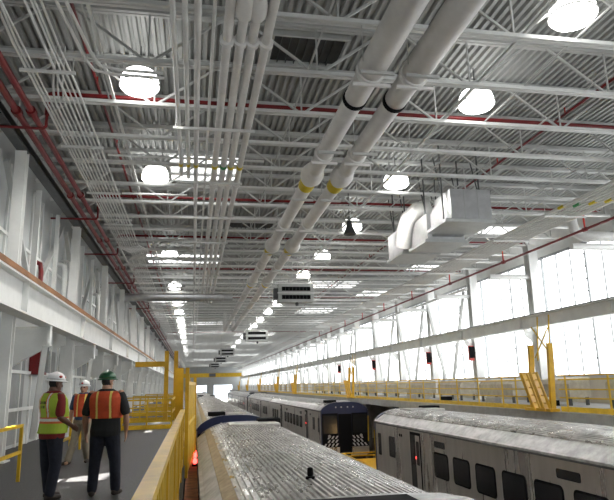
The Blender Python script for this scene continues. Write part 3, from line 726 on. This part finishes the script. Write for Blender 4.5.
# ------------------------------------------------------------------ trains
CW, CL, RZ = 3.0, 25.5, 3.55     # width, length, eave height above the pit floor
def rrect(y0, y1, z0, z1, r=.09, n=4):
    pts = []
    for cy, cz, a0 in ((y1-r, z1-r, 0), (y0+r, z1-r, PI/2), (y0+r, z0+r, PI), (y1-r, z0+r, 1.5*PI)):
        for k in range(n+1):
            a = a0+PI/2*k/n; pts.append((cy+r*math.cos(a), cz+r*math.sin(a)))
    return pts
def roof_z(u):           # u in 0..1 across
    x = abs(2*u-1)
    return .44*(1-x**3.2)
def make_car():
    t = thing('train_car', 'x', 'train car', (0, 0, PIT), 0, None)
    # body shell
    prof = [(.12, .75), (0, 1.05), (0, RZ), (CW, RZ), (CW, 1.05), (CW-.12, .75)]
    MB().prism(prof, 'y', .25, CL-.05).build('body_shell', M['steel'], t)
    # roof: smooth shoulders + ribbed crown
    n = 30; pr = []
    for k in range(n+1):
        for f, dz in ((0, 0), (.5, 0), (.55, .028), (.95, .028)):
            u = (k+f*.96)/(n+1)
            u = .125+u*.75
            pr.append((u*CW, RZ+roof_z(u)+dz))
    pr += [(.875*CW, RZ), (.125*CW, RZ)]
    MB().prism(pr, 'y', .12, CL-.1).build('ribbed_roof', M['roofst'], t)
    for sgn in (0, 1):
        sp = []
        for k in range(9):
            u = -.012+.152*k/8; uu = max(u, 0.0)
            sp.append((u*CW, RZ-.02+roof_z(uu)+.012))
        sp += [(.14*CW, RZ-.03), (-.012*CW, RZ-.06)]
        if sgn: sp = [(CW-a, b) for a, b in sp]
        MB().prism(sp, 'y', .1, CL-.05).build('roof_shoulder', M['roofsm'], t)
        gp = [(u*CW, RZ+roof_z(u)+.018) for u in (.075, .09, .105, .12, .132)]; gp += [(.132*CW, RZ+.1), (.075*CW, RZ+.05)]
        if sgn: gp = [(CW-a, b) for a, b in gp]
        MB().prism(gp, 'y', .3, CL-.25).build('walk_strip', M['tan'], t)
        x = 0 if sgn == 0 else CW
        MB().box(x-.035, x+.035, .15, CL-.1, RZ-.105, RZ-.06).build('drip_rail', M['dark'], t)
    # sides
    for sgn in (0, 1):
        x0, x1 = ((-.012, .05) if sgn == 0 else (CW-.05, CW+.012))
        gx0, gx1 = ((-.02, .05) if sgn == 0 else (CW-.05, CW+.02))
        wins = [(6.65+k*1.5, 7.8+k*1.5) for k in range(6)]
        wins += [(19.3, 20.3), (20.75, 21.9), (22.25, 23.4)]
        for a, b in wins:
            w = MB().prism(rrect(a, b, RZ-1.42, RZ-.64, .13), 'x', x0, x1).build('window', M['black'], t)
            MB().prism(rrect(a+.05, b-.05, RZ-1.37, RZ-.69, .10), 'x', gx0, gx1).build('pane', M['glass'], w)
        for a in (4.55, 16.9):
            d = MB().box(x0, x1, a-.06, a+.96, RZ-2.42, RZ-.16).build('door', M['black'], t)
            for q in (0, 1):
                ya = a+q*.46
                MB().box(gx0, gx1, ya+.02, ya+.42, RZ-2.40, RZ-.26).build('door_leaf', M['steel'] if q else M['under'], d)
                MB().prism(rrect(ya+.09, ya+.36, RZ-1.25, RZ-.45, .05), 'x', gx0-.008 if sgn == 0 else gx0, gx1 if sgn == 0 else gx1+.008).build('door_window', M['glass'], d)
        MB().prism(rrect(.55, .95, RZ-1.35, RZ-.48, .05), 'x', x0, x1).build('cab_window', M['glass'], t)
        MB().prism(rrect(2.0, 2.72, RZ-1.28, RZ-.50, .08), 'x', x0, x1).build('crew_window', M['glass'], t)
        for a in (6.75, 13.6):
            MB().prism(rrect(a, a+.85, RZ-.50, RZ-.30, .05), 'x', x0, x1).build('destination_sign', M['glass'], t)
        MB().box(x0, x1, 3.3, 3.42, RZ-.42, RZ-.32).box(x0, x1, 3.5, 3.62, RZ-.42, RZ-.32).build('indicator_vent', M['black'], t)
    for x in (-.03, CW-.02): MB().box(x, x+.05, 5.02, 5.09, RZ-1.05, RZ-.97).build('door_light', M['redglow'], t)
    # cab end
    ep = [(.02, 1.0), (.02, RZ)] + [(u*CW, RZ+roof_z(u)+.025) for u in [k/20 for k in range(1, 20)]] + [(CW-.02, RZ), (CW-.02, 1.0)]
    cab = MB().prism(ep, 'y', 0, .25).build('cab_end', M['navy'], t)
    MB().box(CW/2-.42, CW/2+.42, -.04, .02, 1.05, RZ-.25).build('end_door', M['black'], t)
    for a, b in ((.06, 1.06), (CW-1.06, CW-.06)):
        MB().box(a, b, -.012, .02, 1.35, RZ-.2).build('cab_front_panel', M['black'], t)
        MB().prism(rrect(a+.06, b-.06, RZ-1.4, RZ-.3, .08), 'y', -.028, .01).build('cab_windscreen', M['glass'], t)
    for s in (0, 1):
        mb = MB()
        for r_ in range(3):
            for k in range(4):
                xx = .12+k*.24; z = RZ-2.15+r_*.22
                pts = [(xx, z), (xx+.10, z), (xx+.22, z+.17), (xx+.12, z+.17)]
                if r_ == 2 and k in (0,): continue
                if r_ == 1 and k == 0 : continue
                if s: pts = [(CW-p_[0], p_[1]) for p_ in pts]
                mb.prism(pts, 'y', -.035, .005)
        mb.build('chevron_stripe', M['chev'], t)
        xx = .5 if s == 0 else CW-.5
        MB().lathe([(.09, -.05), (.09, .02)], (xx, 0, RZ-1.55), 12, 'y').build('headlamp', M['pale'], t)
        MB().box(.05 if s == 0 else CW-1.1, 1.1 if s == 0 else CW-.05, -.12, .2, RZ-2.62, RZ-2.2).build('end_step', M['steel'], t)
    for k in range(4):
        xx = CW/2+(-.55, -.2, .2, .55)[k]
        MB().lathe([(.045, -.02), (.045, .01)], (xx, 0, RZ+.16), 10, 'y').build('marker_light', M['pale'], t)
    MB().tube([(CW-.06, -.06, RZ-1.9), (CW-.02, -.06, RZ-.4)], .03, 6).build('grab_rail', M['yellow'], t)
    MB().box(CW/2-.18, CW/2+.18, -.55, .2, .75, 1.05).build('coupler', M['under'], t)
    # other end
    MB().prism([(.0, 1.0)] + [(u*CW, RZ+roof_z(u)+.015) for u in [k/20 for k in range(0, 21)]] + [(CW, 1.0)], 'y', CL-.1, CL-.03).build('rear_bulkhead', M['steel'], t)
    MB().box(CW/2-.5, CW/2+.5, CL-.03, CL+.17, 1.05, RZ-.25).build('gangway_bellows', M['black'], t)
    # roof gear
    MB().box(CW/2-.9, CW/2+.6, .9, 2.2, RZ+.40, RZ+.50).build('roof_pod', M['pale'], t, bevel=.03)
    MB().box(CW/2-1.05, CW/2-.35, .6, 1.3, RZ+.42, RZ+.58).build('roof_horn_box', M['black'], t, bevel=.03)
    # underframe and trucks
    MB().box(.15, CW-.15, .4, CL-.4, .55, 1.05).build('underframe', M['under'], t)
    for yy in (4.0, CL-4.0):
        tr = MB().box(.35, .55, yy-1.3, yy+1.3, .3, .6).box(CW-.55, CW-.35, yy-1.3, yy+1.3, .3, .6).box(.5, CW-.5, yy-.2, yy+.2, .35, .6).build('wheel_truck', M['under'], t)
        for dy in (-.95, .95):
            MB().tube([(.5, yy+dy, .49), (CW-.5, yy+dy, .49)], .07, 8).build('axle', M['under'], tr)
            for xx in (.62, CW-.75): MB().lathe([(.40, 0), (.42, .02), (.42, .11), (.40, .13)], (xx, yy+dy, .49), 20, 'x').build('wheel', M['rust'], tr)
    return t
XL, XR = .17, 7.75
car = make_car()
car.location = (XR+CW, 26.1, PIT); car.rotation_euler = (0, 0, PI)
car['label'] = 'silver train car in front, beside the yellow window railing'; car['group'] = 'train cars'
copy_tree(car, (XR, 37.4, PIT), 0, 'silver train car with a navy cab front facing the camera between the other trains')
copy_tree(car, (XR+CW, 37.4+51.4, PIT), PI, 'silver train car coupled behind the navy-fronted car')
copy_tree(car, (XR, 90, PIT), 0, 'distant silver train car with a dark cab, beyond the coupled navy-fronted unit', 'train cars')
copy_tree(car, (XR+CW, 90+51.4, PIT), PI, 'last distant silver train car on the window-side track')
copy_tree(car, (XL+CW, 20.6, PIT), PI+0, 'silver train car with ribbed roof filling the lower middle beside the slatted railing')
copy_tree(car, (XL, 24.9, PIT), 0, 'train car behind the ribbed roof, its navy cab top showing over it')
copy_tree(car, (XL+CW, 24.9+51.4, PIT), PI, 'walkway-track train car beyond the navy cab top')
copy_tree(car, (XL, 78.2, PIT), 0, 'fourth train car along the walkway track')
copy_tree(car, (XL+CW, 78.2+51.4, PIT), PI, 'last train car along the walkway track')
for o in list(bpy.data.objects):             # only the walkway-track cars carry the tan strip
    if o.name.startswith('walk_strip') and o.parent and o.parent.location.x > 5: bpy.data.objects.remove(o)
# bits on the near roof
t = thing('roof_cowl', 'raised pale cowl with a black panel on the ribbed train roof by the camera', 'roof cowl', (1.72, 5.25, .33))
cp_ = [(-1.15, 0.0), (-1.1, .06), (-.8, .10), (-.3, .125), (.3, .125), (.8, .10), (1.1, .04), (1.15, -.05), (1.15, -.12), (-1.15, -.12)]
MB().prism(cp_, 'y', -1.1, .95).build('cowl_shell', M['roofsm'], t)
MB().box(-.75, .35, -.9, .72, .11, .15).build('black_panel', M['black'], t)
MB().box(-.1, .15, .1, .18, .15, .16).build('latch', M['pale'], t)
t = thing('roof_stub', 'small black antenna stub on the ribbed train roof', 'antenna', (1.45, 7.75, .40))
MB().lathe([(.06, 0), (.06, .03), (.03, .04)], (0, 0, 0), 10).build('foot', M['black'], t); MB().lathe([(.028, .03), (.04, .06), (.035, .13), (.015, .14)], (0, 0, 0), 10).build('mast', M['black'], t)
# track-side strip between railing and train
tag(MB().box(-.12, .12, -6, 60, -.40, -.28).build('cable_tray', M['rust']), 'rusty brown cable tray in the gap below the yellow railing', 'cable tray')
tag(MB().box(-.262, -.24, -6, 60, -.0, .10).build('kerb_angle', M['heat']), 'grey steel kerb along the walkway edge', 'kerb')
for i, (y, z) in enumerate(((15.2, -.42), (16.4, -.42), (17.05, -.38))):
    t = thing('signal_lamp', 'small red lamp glowing in the gap beside the train, %s along' % nth(i+1), 'signal lamp', (.075, y, -.245), 0, 'red gap lamps')
    MB().lathe([(.07, 0), (.07, .04), (.04, .05)], (0, 0, -.03), 10).build('base', M['black'], t); MB().ell((0, 0, .08), .055, .055, .07, 10, 6).build('lens', M['redglow'], t)
# rails
for x, who in ((XL+.68, 'first rail of the walkway track'), (XL+CW-.68, 'second rail of the walkway track'), (XR+.68, 'first rail of the window-side track'), (XR+CW-.68, 'second rail of the window-side track')):
    tag(MB().prism([(x-.06, PIT), (x+.06, PIT), (x+.02, PIT+.03), (x+.035, PIT+.06), (x-.035, PIT+.06), (x-.02, PIT+.03)], 'y', Y0+1, 206).build('track_rail', M['rust']), 'long steel rail, ' + who, 'rail', 'track rails')
# yellow work stand under the gap between the cars, with a warm lamp
t = thing('work_stand', 'yellow maintenance stand on the track floor between the two window-side trains', 'work stand', (9.3, 31.5, PIT+.07))
MB().box(-1.3, 1.3, -2.2, 2.2, .9, 1.0).build('deck', M['yellowd'], t)
for xx in (-1.2, 1.2):
    for yy in (-2.1, 0, 2.1): MB().box(xx-.05, xx+.05, yy-.05, yy+.05, 0, 1.35).build('leg', M['yellowd'], t)
for zz in (1.2, 1.35):
    for xx in (-1.2, 1.2): MB().box(xx-.04, xx+.04, -2.1, 2.1, zz-.05, zz).build('rail', M['yellow'], t)
    MB().box(-1.2, 1.2, 2.06, 2.14, zz-.05, zz).build('rail', M['yellow'], t)
pl = bpy.data.lights.new('pit lamp', 'POINT'); pl.energy = 26; pl.color = (1, .62, .25); pl.shadow_soft_size = .15
po = bpy.data.objects.new('pit_lamp', pl); COL.objects.link(po); po.location = (10.2, 31.0, PIT+1.95)
t = thing('lamp_stand', 'warm work lamp standing on the yellow maintenance stand', 'work lamp', (10.2, 31.0, PIT+1.075))
MB().tube([(0, 0, 0), (0, 0, .6)], .03, 8).build('stem', M['dark'], t); MB().lathe([(.05, 0), (.14, -.02), (.16, .1), (.05, .14)], (0, 0, .62), 12).build('lamp_head', mat('warm lamp lens', (1, .75, .4), .4, emit=8), t)

# ------------------------------------------------------------------ people
def ring_loft(mb, rings, n=18):
    """rings: list of (cx, cy, cz, rx, ry, power) horizontal superellipses, bottom to top"""
    vs = []; fs = []
    for cx, cy, cz, rx, ry in rings:
        for k in range(n):
            t = 2*PI*k/n; c, s = math.cos(t), math.sin(t)
            e = .86
            vs.append((cx+rx*math.copysign(abs(c)**e, c), cy+ry*math.copysign(abs(s)**e, s), cz))
    for i in range(len(rings)-1):
        for k in range(n):
            k2 = (k+1) % n; fs.append((i*n+k, i*n+k2, (i+1)*n+k2, (i+1)*n+k))
    fs.append(tuple(range(n-1, -1, -1))); fs.append(tuple((len(rings)-1)*n+k for k in range(n)))
    mb.add(vs, fs)
def limb(mb, pts, rs, n=12):
    """round-capped tapering limb"""
    P = [Vector(p) for p in pts]
    d0 = (P[1]-P[0]).normalized(); d1 = (P[-1]-P[-2]).normalized()
    path = [P[0]-d0*rs[0]*.9, P[0]-d0*rs[0]*.55] + P + [P[-1]+d1*rs[-1]*.55, P[-1]+d1*rs[-1]*.9]
    rr = [rs[0]*.4, rs[0]*.82] + list(rs) + [rs[-1]*.82, rs[-1]*.4]
    mb.tube(path, rr, n)
def fused(mb, name, mats, parent, voxel, picker=None, smooth=4):
    me = mb.mesh(name); o = bpy.data.objects.new(name, me); COL.objects.link(o)
    r = o.modifiers.new('r', 'REMESH'); r.mode = 'VOXEL'; r.voxel_size = voxel
    s = o.modifiers.new('s', 'SMOOTH'); s.factor = .5; s.iterations = smooth
    dg = bpy.context.evaluated_depsgraph_get()
    m2 = bpy.data.meshes.new_from_object(o.evaluated_get(dg)); o.modifiers.clear(); o.data = m2; bpy.data.meshes.remove(me)
    m2.name = name
    for m in mats: m2.materials.append(m)
    for p in m2.polygons:
        p.use_smooth = True
        if picker: p.material_index = picker(p.center)
    o.parent = parent
    return o
def bez(a, b, f): return Vector(a).lerp(Vector(b), f)
def make_hand(mb, wrist, d, side, palm_n, curl=.5, s=1.0):
    """five fingers from a palm; d: forearm direction, palm_n: palm normal, side: +1/-1 thumb side multiplier"""
    d = Vector(d).normalized(); nrm = Vector(palm_n); nrm = (nrm-d*nrm.dot(d)).normalized(); a = d.cross(nrm).normalized()*side
    w = Vector(wrist)
    for k in (-1.5, -.5, .5, 1.5): mb.tube([w-d*.01+a*k*.010*s, w+d*.05*s+a*k*.018*s, w+d*.092*s+a*k*.019*s], [.017*s, .017*s, .013*s], 8)
    for k, L in ((-1.5, .060), (-.5, .075), (.5, .080), (1.5, .072)):
        p = w+d*.092*s+a*k*.0195*s; q = p; dirv = d.copy()
        pts = [p-d*.015*s]; 
        for j, f in enumerate((.45, .32, .23)):
            dirv = (dirv+nrm*curl*(.35+.2*j)).normalized(); q = q+dirv*L*s*f; pts.append(q)
        mb.tube(pts, [.0098*s, .0096*s, .0088*s, .0075*s], 7)
    p = w+d*.03*s+a*.03*s; mb.tube([w+d*.02*s+a*.015*s, p+a*.012*s+d*.012*s, p+a*.022*s+d*.04*s+nrm*.012*s, p+a*.020*s+d*.064*s+nrm*.024*s], [.016*s, .013*s, .0105*s, .0085*s], 7)

def make_person(spec):
    H = spec['h']/1.76; B = spec.get('bulk', 1.0)
    def S(p): return Vector((p[0], p[1], p[2]))*H
    t = thing('person', spec['label'], 'person', spec['loc'], spec['rz'])
    J = dict(pel=(0, 0, .93), hipL=(-.095, 0, .91), hipR=(.095, 0, .91), kneeL=(-.12, .02, .49), kneeR=(.12, .02, .49), ankL=(-.14, -.01, .09), ankR=(.14, -.01, .09),
             shL=(-.195, -.01, 1.425), shR=(.195, -.01, 1.425), elL=(-.27, -.03, 1.14), elR=(.27, -.03, 1.14), wrL=(-.275, .06, .89), wrR=(.275, .06, .89))
    J.update(spec.get('J', {}))
    J['shL'] = (J['shL'][0], J['shL'][1], 1.455); J['shR'] = (J['shR'][0], J['shR'][1], 1.455)
    J = {k: S(v) for k, v in J.items()}
    hy = spec.get('head_yaw', 0.0); tilt = spec.get('head_tilt', 0.0)
    def headp(x, y, z):                      # local head coordinates -> body
        y2, z2 = y*math.cos(tilt)-z*math.sin(tilt), y*math.sin(tilt)+z*math.cos(tilt)
        return Vector((x*math.cos(hy)-y2*math.sin(hy), x*math.sin(hy)+y2*math.cos(hy)+.02*H, z2+1.615*H))
    lean = spec.get('lean', 0.0)
    def torso_rings(off, z0=.86, z1=1.53):
        R = [(.84, .165, .115, -.01), (.92, .172, .122, -.01), (1.0, .165, .118, 0), (1.1, .162, .112, .005), (1.2, .172, .118, .005), (1.3, .186, .122, 0), (1.40, .197, .118, -.01), (1.455, .188, .102, -.015), (1.495, .125, .080, -.015), (1.53, .075, .066, -.01)]
        out = []
        for z, rx, ry, cy in R:
            if z < z0-.01 or z > z1+.01: continue
            bb = B if z < 1.42 else 1+(B-1)*.4
            if off > .03 and z > 1.25: bb *= (.95 if z < 1.35 else .90)
            belly = (B-1)*.10 if z < 1.25 else 0
            out.append((0, (cy+lean*(z-.93)+belly)*H, z*H, (rx*bb+off)*H, (ry*(max(bb, 1.0) if off > .03 else bb)+off)*H))
        return out
    # ---- body: one continuous skin surface
    mb = MB()
    ring_loft(mb, torso_rings(-.012))
    limb(mb, [(0, -.005*H, 1.47*H), headp(0, -.03*H, -.06*H)], [.062*H*math.sqrt(B), .057*H*math.sqrt(B)])
    # head: skull, jaw, nose, ears
    hm = MB(); hm.ell((0, -.012*H, .035*H), .076*H, .094*H, .105*H, 18, 12); hm.ell((0, .028*H, -.05*H), .054*H, .060*H, .066*H, 14, 10)
    hm.ell((0, .0, -.015*H), .070*H, .082*H, .085*H, 14, 10)
    hm.tube([(0, .080*H, .03*H), (0, .098*H, -.005*H), (0, .104*H, -.018*H), (0, .082*H, -.03*H)], [.010*H, .013*H, .015*H, .012*H], 8)
    for sx in (-1, 1): hm.ell((sx*.078*H, -.005*H, .0), .012*H, .022*H, .034*H, 8, 6)
    hm.ell((0, .078*H, -.062*H), .026*H, .014*H, .011*H, 8, 6)
    for sx in (-1, 1): hm.ell((sx*.032*H, .074*H, .040*H), .026*H, .014*H, .010*H, 8, 6)
    mb.add([headp(*v) for v in hm.v], hm.f)
    for sd in ('L', 'R'):
        sx = -1 if sd == 'L' else 1
        sh, el, wr = J['sh'+sd], J['el'+sd], J['wr'+sd]
        limb(mb, [sh, bez(sh, el, .35), el, bez(el, wr, .3), wr], [.058*H, .052*H*B**.5, .041*H, .043*H*B**.5, .029*H])
        make_hand(mb, wr, wr-el, spec.get('thumb'+sd, 1), spec.get('palm'+sd, (-sx, 0, 0)), spec.get('curl', .5), H)
        hp, kn, an = J['hip'+sd], J['knee'+sd], J['ank'+sd]
        limb(mb, [hp, bez(hp, kn, .4), kn, bez(kn, an, .3), an], [.088*H, .078*H, .055*H, .055*H, .038*H])
        limb(mb, [an+Vector((0, -.03*H, -.035*H)), an+Vector((0, .1*H, -.05*H))], [.036*H, .034*H])
    def skinpick(c):
        v = Vector(c)-Vector((0, .02*H, 1.615*H)); x = v.x*math.cos(-hy)-v.y*math.sin(-hy); y = v.x*math.sin(-hy)+v.y*math.cos(-hy); z = v.z
        if y > .055*H and abs(abs(x)-.031*H) < .016*H and abs(z-.018*H) < .010*H: return 1
        if y > .06*H and abs(x) < .026*H and abs(z+.064*H) < .009*H: return 2
        if y < .0 and z > -.03*H and z < .06*H and c[2] > 1.5*H and abs(x) < .072*H: return 3
        return 0
    body = fused(mb, 'body', [spec['skin'], M['eye'], M['lip'], M['hair']], t, .0085, skinpick, 3)
    # ---- trousers
    mb = MB(); ring_loft(mb, torso_rings(.012, .83, 1.02))
    for sd in ('L', 'R'):
        hp, kn, an = J['hip'+sd], J['knee'+sd], J['ank'+sd]
        limb(mb, [hp+Vector((0, 0, .01)), bez(hp, kn, .4), kn, bez(kn, an, .35), bez(an, kn, .03)], [.107*H*B**.6, .10*H*B**.5, .080*H*B**.3, .080*H, .072*H], 14)
    fused(mb, 'trousers', [spec['trousers']], t, .012)
    # ---- shirt
    mb = MB(); ring_loft(mb, torso_rings(.013, spec.get('shirt_low', .90), 1.53))
    for sd in ('L', 'R'):
        sh, el = J['sh'+sd], J['el'+sd]
        limb(mb, [bez(sh, el, .06), bez(sh, el, .4), bez(sh, el, spec.get('sleeve', .78))], [.066*H, .068*H*B**.5, .066*H*B**.5], 12)
    fused(mb, 'shirt', [spec['shirt']], t, .011)
    # ---- vest, open at the arms, with tape
    mb = MB(); rr = torso_rings(.036, spec.get('vest_low', 1.0), 1.50); ring_loft(mb, rr, 24)
    fused(mb, 'safety_vest', spec['vest_mats'], t, .010, spec['vest_pick'](H), 2)
    # ---- boots
    for sd in ('L', 'R'):
        an = J['ank'+sd]; yaw = spec.get('toe'+sd, 0); d = Vector((math.sin(yaw), math.cos(yaw), 0))
        z0 = an.z-.09*H
        mb = MB(); limb(mb, [an+Vector((0, 0, .03*H)), an+Vector((0, 0, -.03*H))], [.056*H, .056*H])
        limb(mb, [an-d*.035*H+Vector((0, 0, -.042*H)), an+d*.07*H+Vector((0, 0, -.045*H)), an+d*.15*H+Vector((0, 0, -.052*H))], [.046*H, .046*H, .036*H])
        fused(mb, 'boot', [M['boot']], t, .011)
        if spec.get('sole', True):
            pass
    # ---- hard hat: shell, brim, ridge, emblem
    hat = MB().ell((0, -.008*H, .075*H), .118*H, .138*H, .112*H, 24, 14)
    hb = MB(); hb.v = [v for v in hat.v]; hb.f = [f for f in hat.f if all(hat.v[i][2] > .066*H for i in f)]
    hb.v = [headp(*v) for v in hb.v]; ho = hb.build('hard_hat', spec['hat'], t, smooth=True)
    sm = ho.modifiers.new('thick', 'SOLIDIFY'); sm.thickness = .006
    br = MB(); n = 28; vs = []
    for rr_, zz in ((1.0, .070), (1.14, .064), (1.14, .058), (1.0, .062)):
        for k in range(n):
            a = 2*PI*k/n; front = 1+.20*max(0, math.sin(a)) if rr_ > 1.05 else 1
            vs.append(headp(.118*H*rr_*math.cos(a), -.008*H+.138*H*rr_*front*math.sin(a), zz*H-(.012*H if rr_ > 1.05 else 0)))
    fs = []
    for i in range(4):
        for k in range(n): fs.append((i*n+k, i*n+(k+1) % n, ((i+1) % 4)*n+(k+1) % n, ((i+1) % 4)*n+k))
    br.add(vs, fs).build('brim', spec['hat'], ho, smooth=True)
    rd = MB().tube([headp(0, -.13*H, .10*H), headp(0, -.10*H, .155*H), headp(0, -.008*H, .189*H), headp(0, .085*H, .158*H), headp(0, .122*H, .115*H)], .012*H, 8); rd.build('ridge', spec['hat'], ho, smooth=True)
    if spec.get('emblem'):
        for (ex, ey, ez) in spec['emblem']:
            c = headp(ex*H, ey*H, ez*H); MB().ell(c, .026*H, .026*H, .020*H, 10, 6).build('emblem', M['redb'], ho)
    return t

def vest_lime(H):
    def f(c):
        z = c[2]/H; x = c[0]/H; y = c[1]/H
        if 1.06 < z < 1.095 or 1.135 < z < 1.155: return 2
        if 1.095 <= z <= 1.135: return 1
        if abs(abs(x)-.105) < .028 and z > 1.13:
            return 2 if abs(abs(x)-.105) > .014 else 1
        if y < -.05 and 1.335 < z < 1.375 and abs(x) < .07 and (int((x+.07)/.014) % 3 != 2): return 3   # dark block lettering across the back
        if y < -.05 and 1.285 < z < 1.322 and abs(x) < .055 and (int((x+.055)/.013) % 3 != 1): return 3
        return 0
    return f
def vest_orange(w, band):
    def g(H):
        def f(c):
            z = c[2]/H; x = c[0]/H
            if abs(abs(x)-w) < .017: return 1
            if band and band[0] < z < band[1]: return 1
            return 0
        return f
    return g
make_person(dict(label='person in lime vest, red shirt and white hard hat, side-on with one hand held out', loc=(-2.06, 9.85, 0), rz=math.radians(-48), h=1.78, bulk=1.2,
    J=dict(shR=(.19, .0, 1.425), elR=(.235, -.02, 1.15), wrR=(.20, .20, 1.02), elL=(-.25, .03, 1.15), wrL=(-.2, .22, 1.05), kneeR=(.11, .03, .49), ankR=(.12, -.04, .09), ankL=(-.12, .08, .09)),
    palmR=(-1, 0, -.2), palmL=(1, 0, 0), head_yaw=math.radians(-6), head_tilt=-.08, lean=.02, skin=M['skind'], trousers=M['jeans'], shirt=M['shirt_r'], shirt_low=.80, sleeve=.8,
    vest_mats=[M['lime'], M['refl'], M['otape'], M['hair']], vest_pick=vest_lime, vest_low=.91, hat=M['hatw'], emblem=[(0.0, .118, .115), (.108, .01, .115)]))
make_person(dict(label='person in blue shirt, orange vest and khaki trousers, walking toward the other two', loc=(-2.36, 14.3, 0), rz=math.radians(168), h=1.72, bulk=1.02,
    J=dict(hipL=(-.09, 0, .91), kneeL=(-.12, .12, .50), ankL=(-.15, .02, .11), kneeR=(.13, .10, .50), ankR=(.20, .22, .09), elL=(-.27, -.06, 1.15), wrL=(-.22, .12, .95), elR=(.28, -.04, 1.15), wrR=(.22, .13, .96)),
    toeR=.5, toeL=-.2, head_yaw=0, skin=M['skin'], trousers=M['khaki'], shirt=M['shirt_b'], sleeve=.85,
    vest_mats=[M['orangef'], M['yel']], vest_pick=vest_orange(.085, None), vest_low=.98, hat=M['hatw'], emblem=[(0, .122, .115)]))
make_person(dict(label='heavy-set person seen from behind in green hard hat, orange vest and dark clothes', loc=(-1.30, 9.9, 0), rz=math.radians(-8), h=1.79, bulk=1.22,
    J=dict(shL=(-.215, -.01, 1.42), shR=(.215, -.01, 1.42), elL=(-.30, -.02, 1.14), elR=(.31, -.03, 1.14), wrL=(-.30, .05, .90), wrR=(.30, .03, .90), ankL=(-.15, -.02, .09), ankR=(.17, .05, .09), kneeL=(-.13, .0, .49), kneeR=(.15, .04, .49)),
    toeL=-.25, toeR=.25, head_yaw=math.radians(-28), skin=M['skin'], trousers=M['jeans'], shirt=M['shirt_k'], shirt_low=.84, sleeve=.82,
    vest_mats=[M['orangef'], M['yel']], vest_pick=vest_orange(.10, None), vest_low=1.10, hat=M['hatg']))
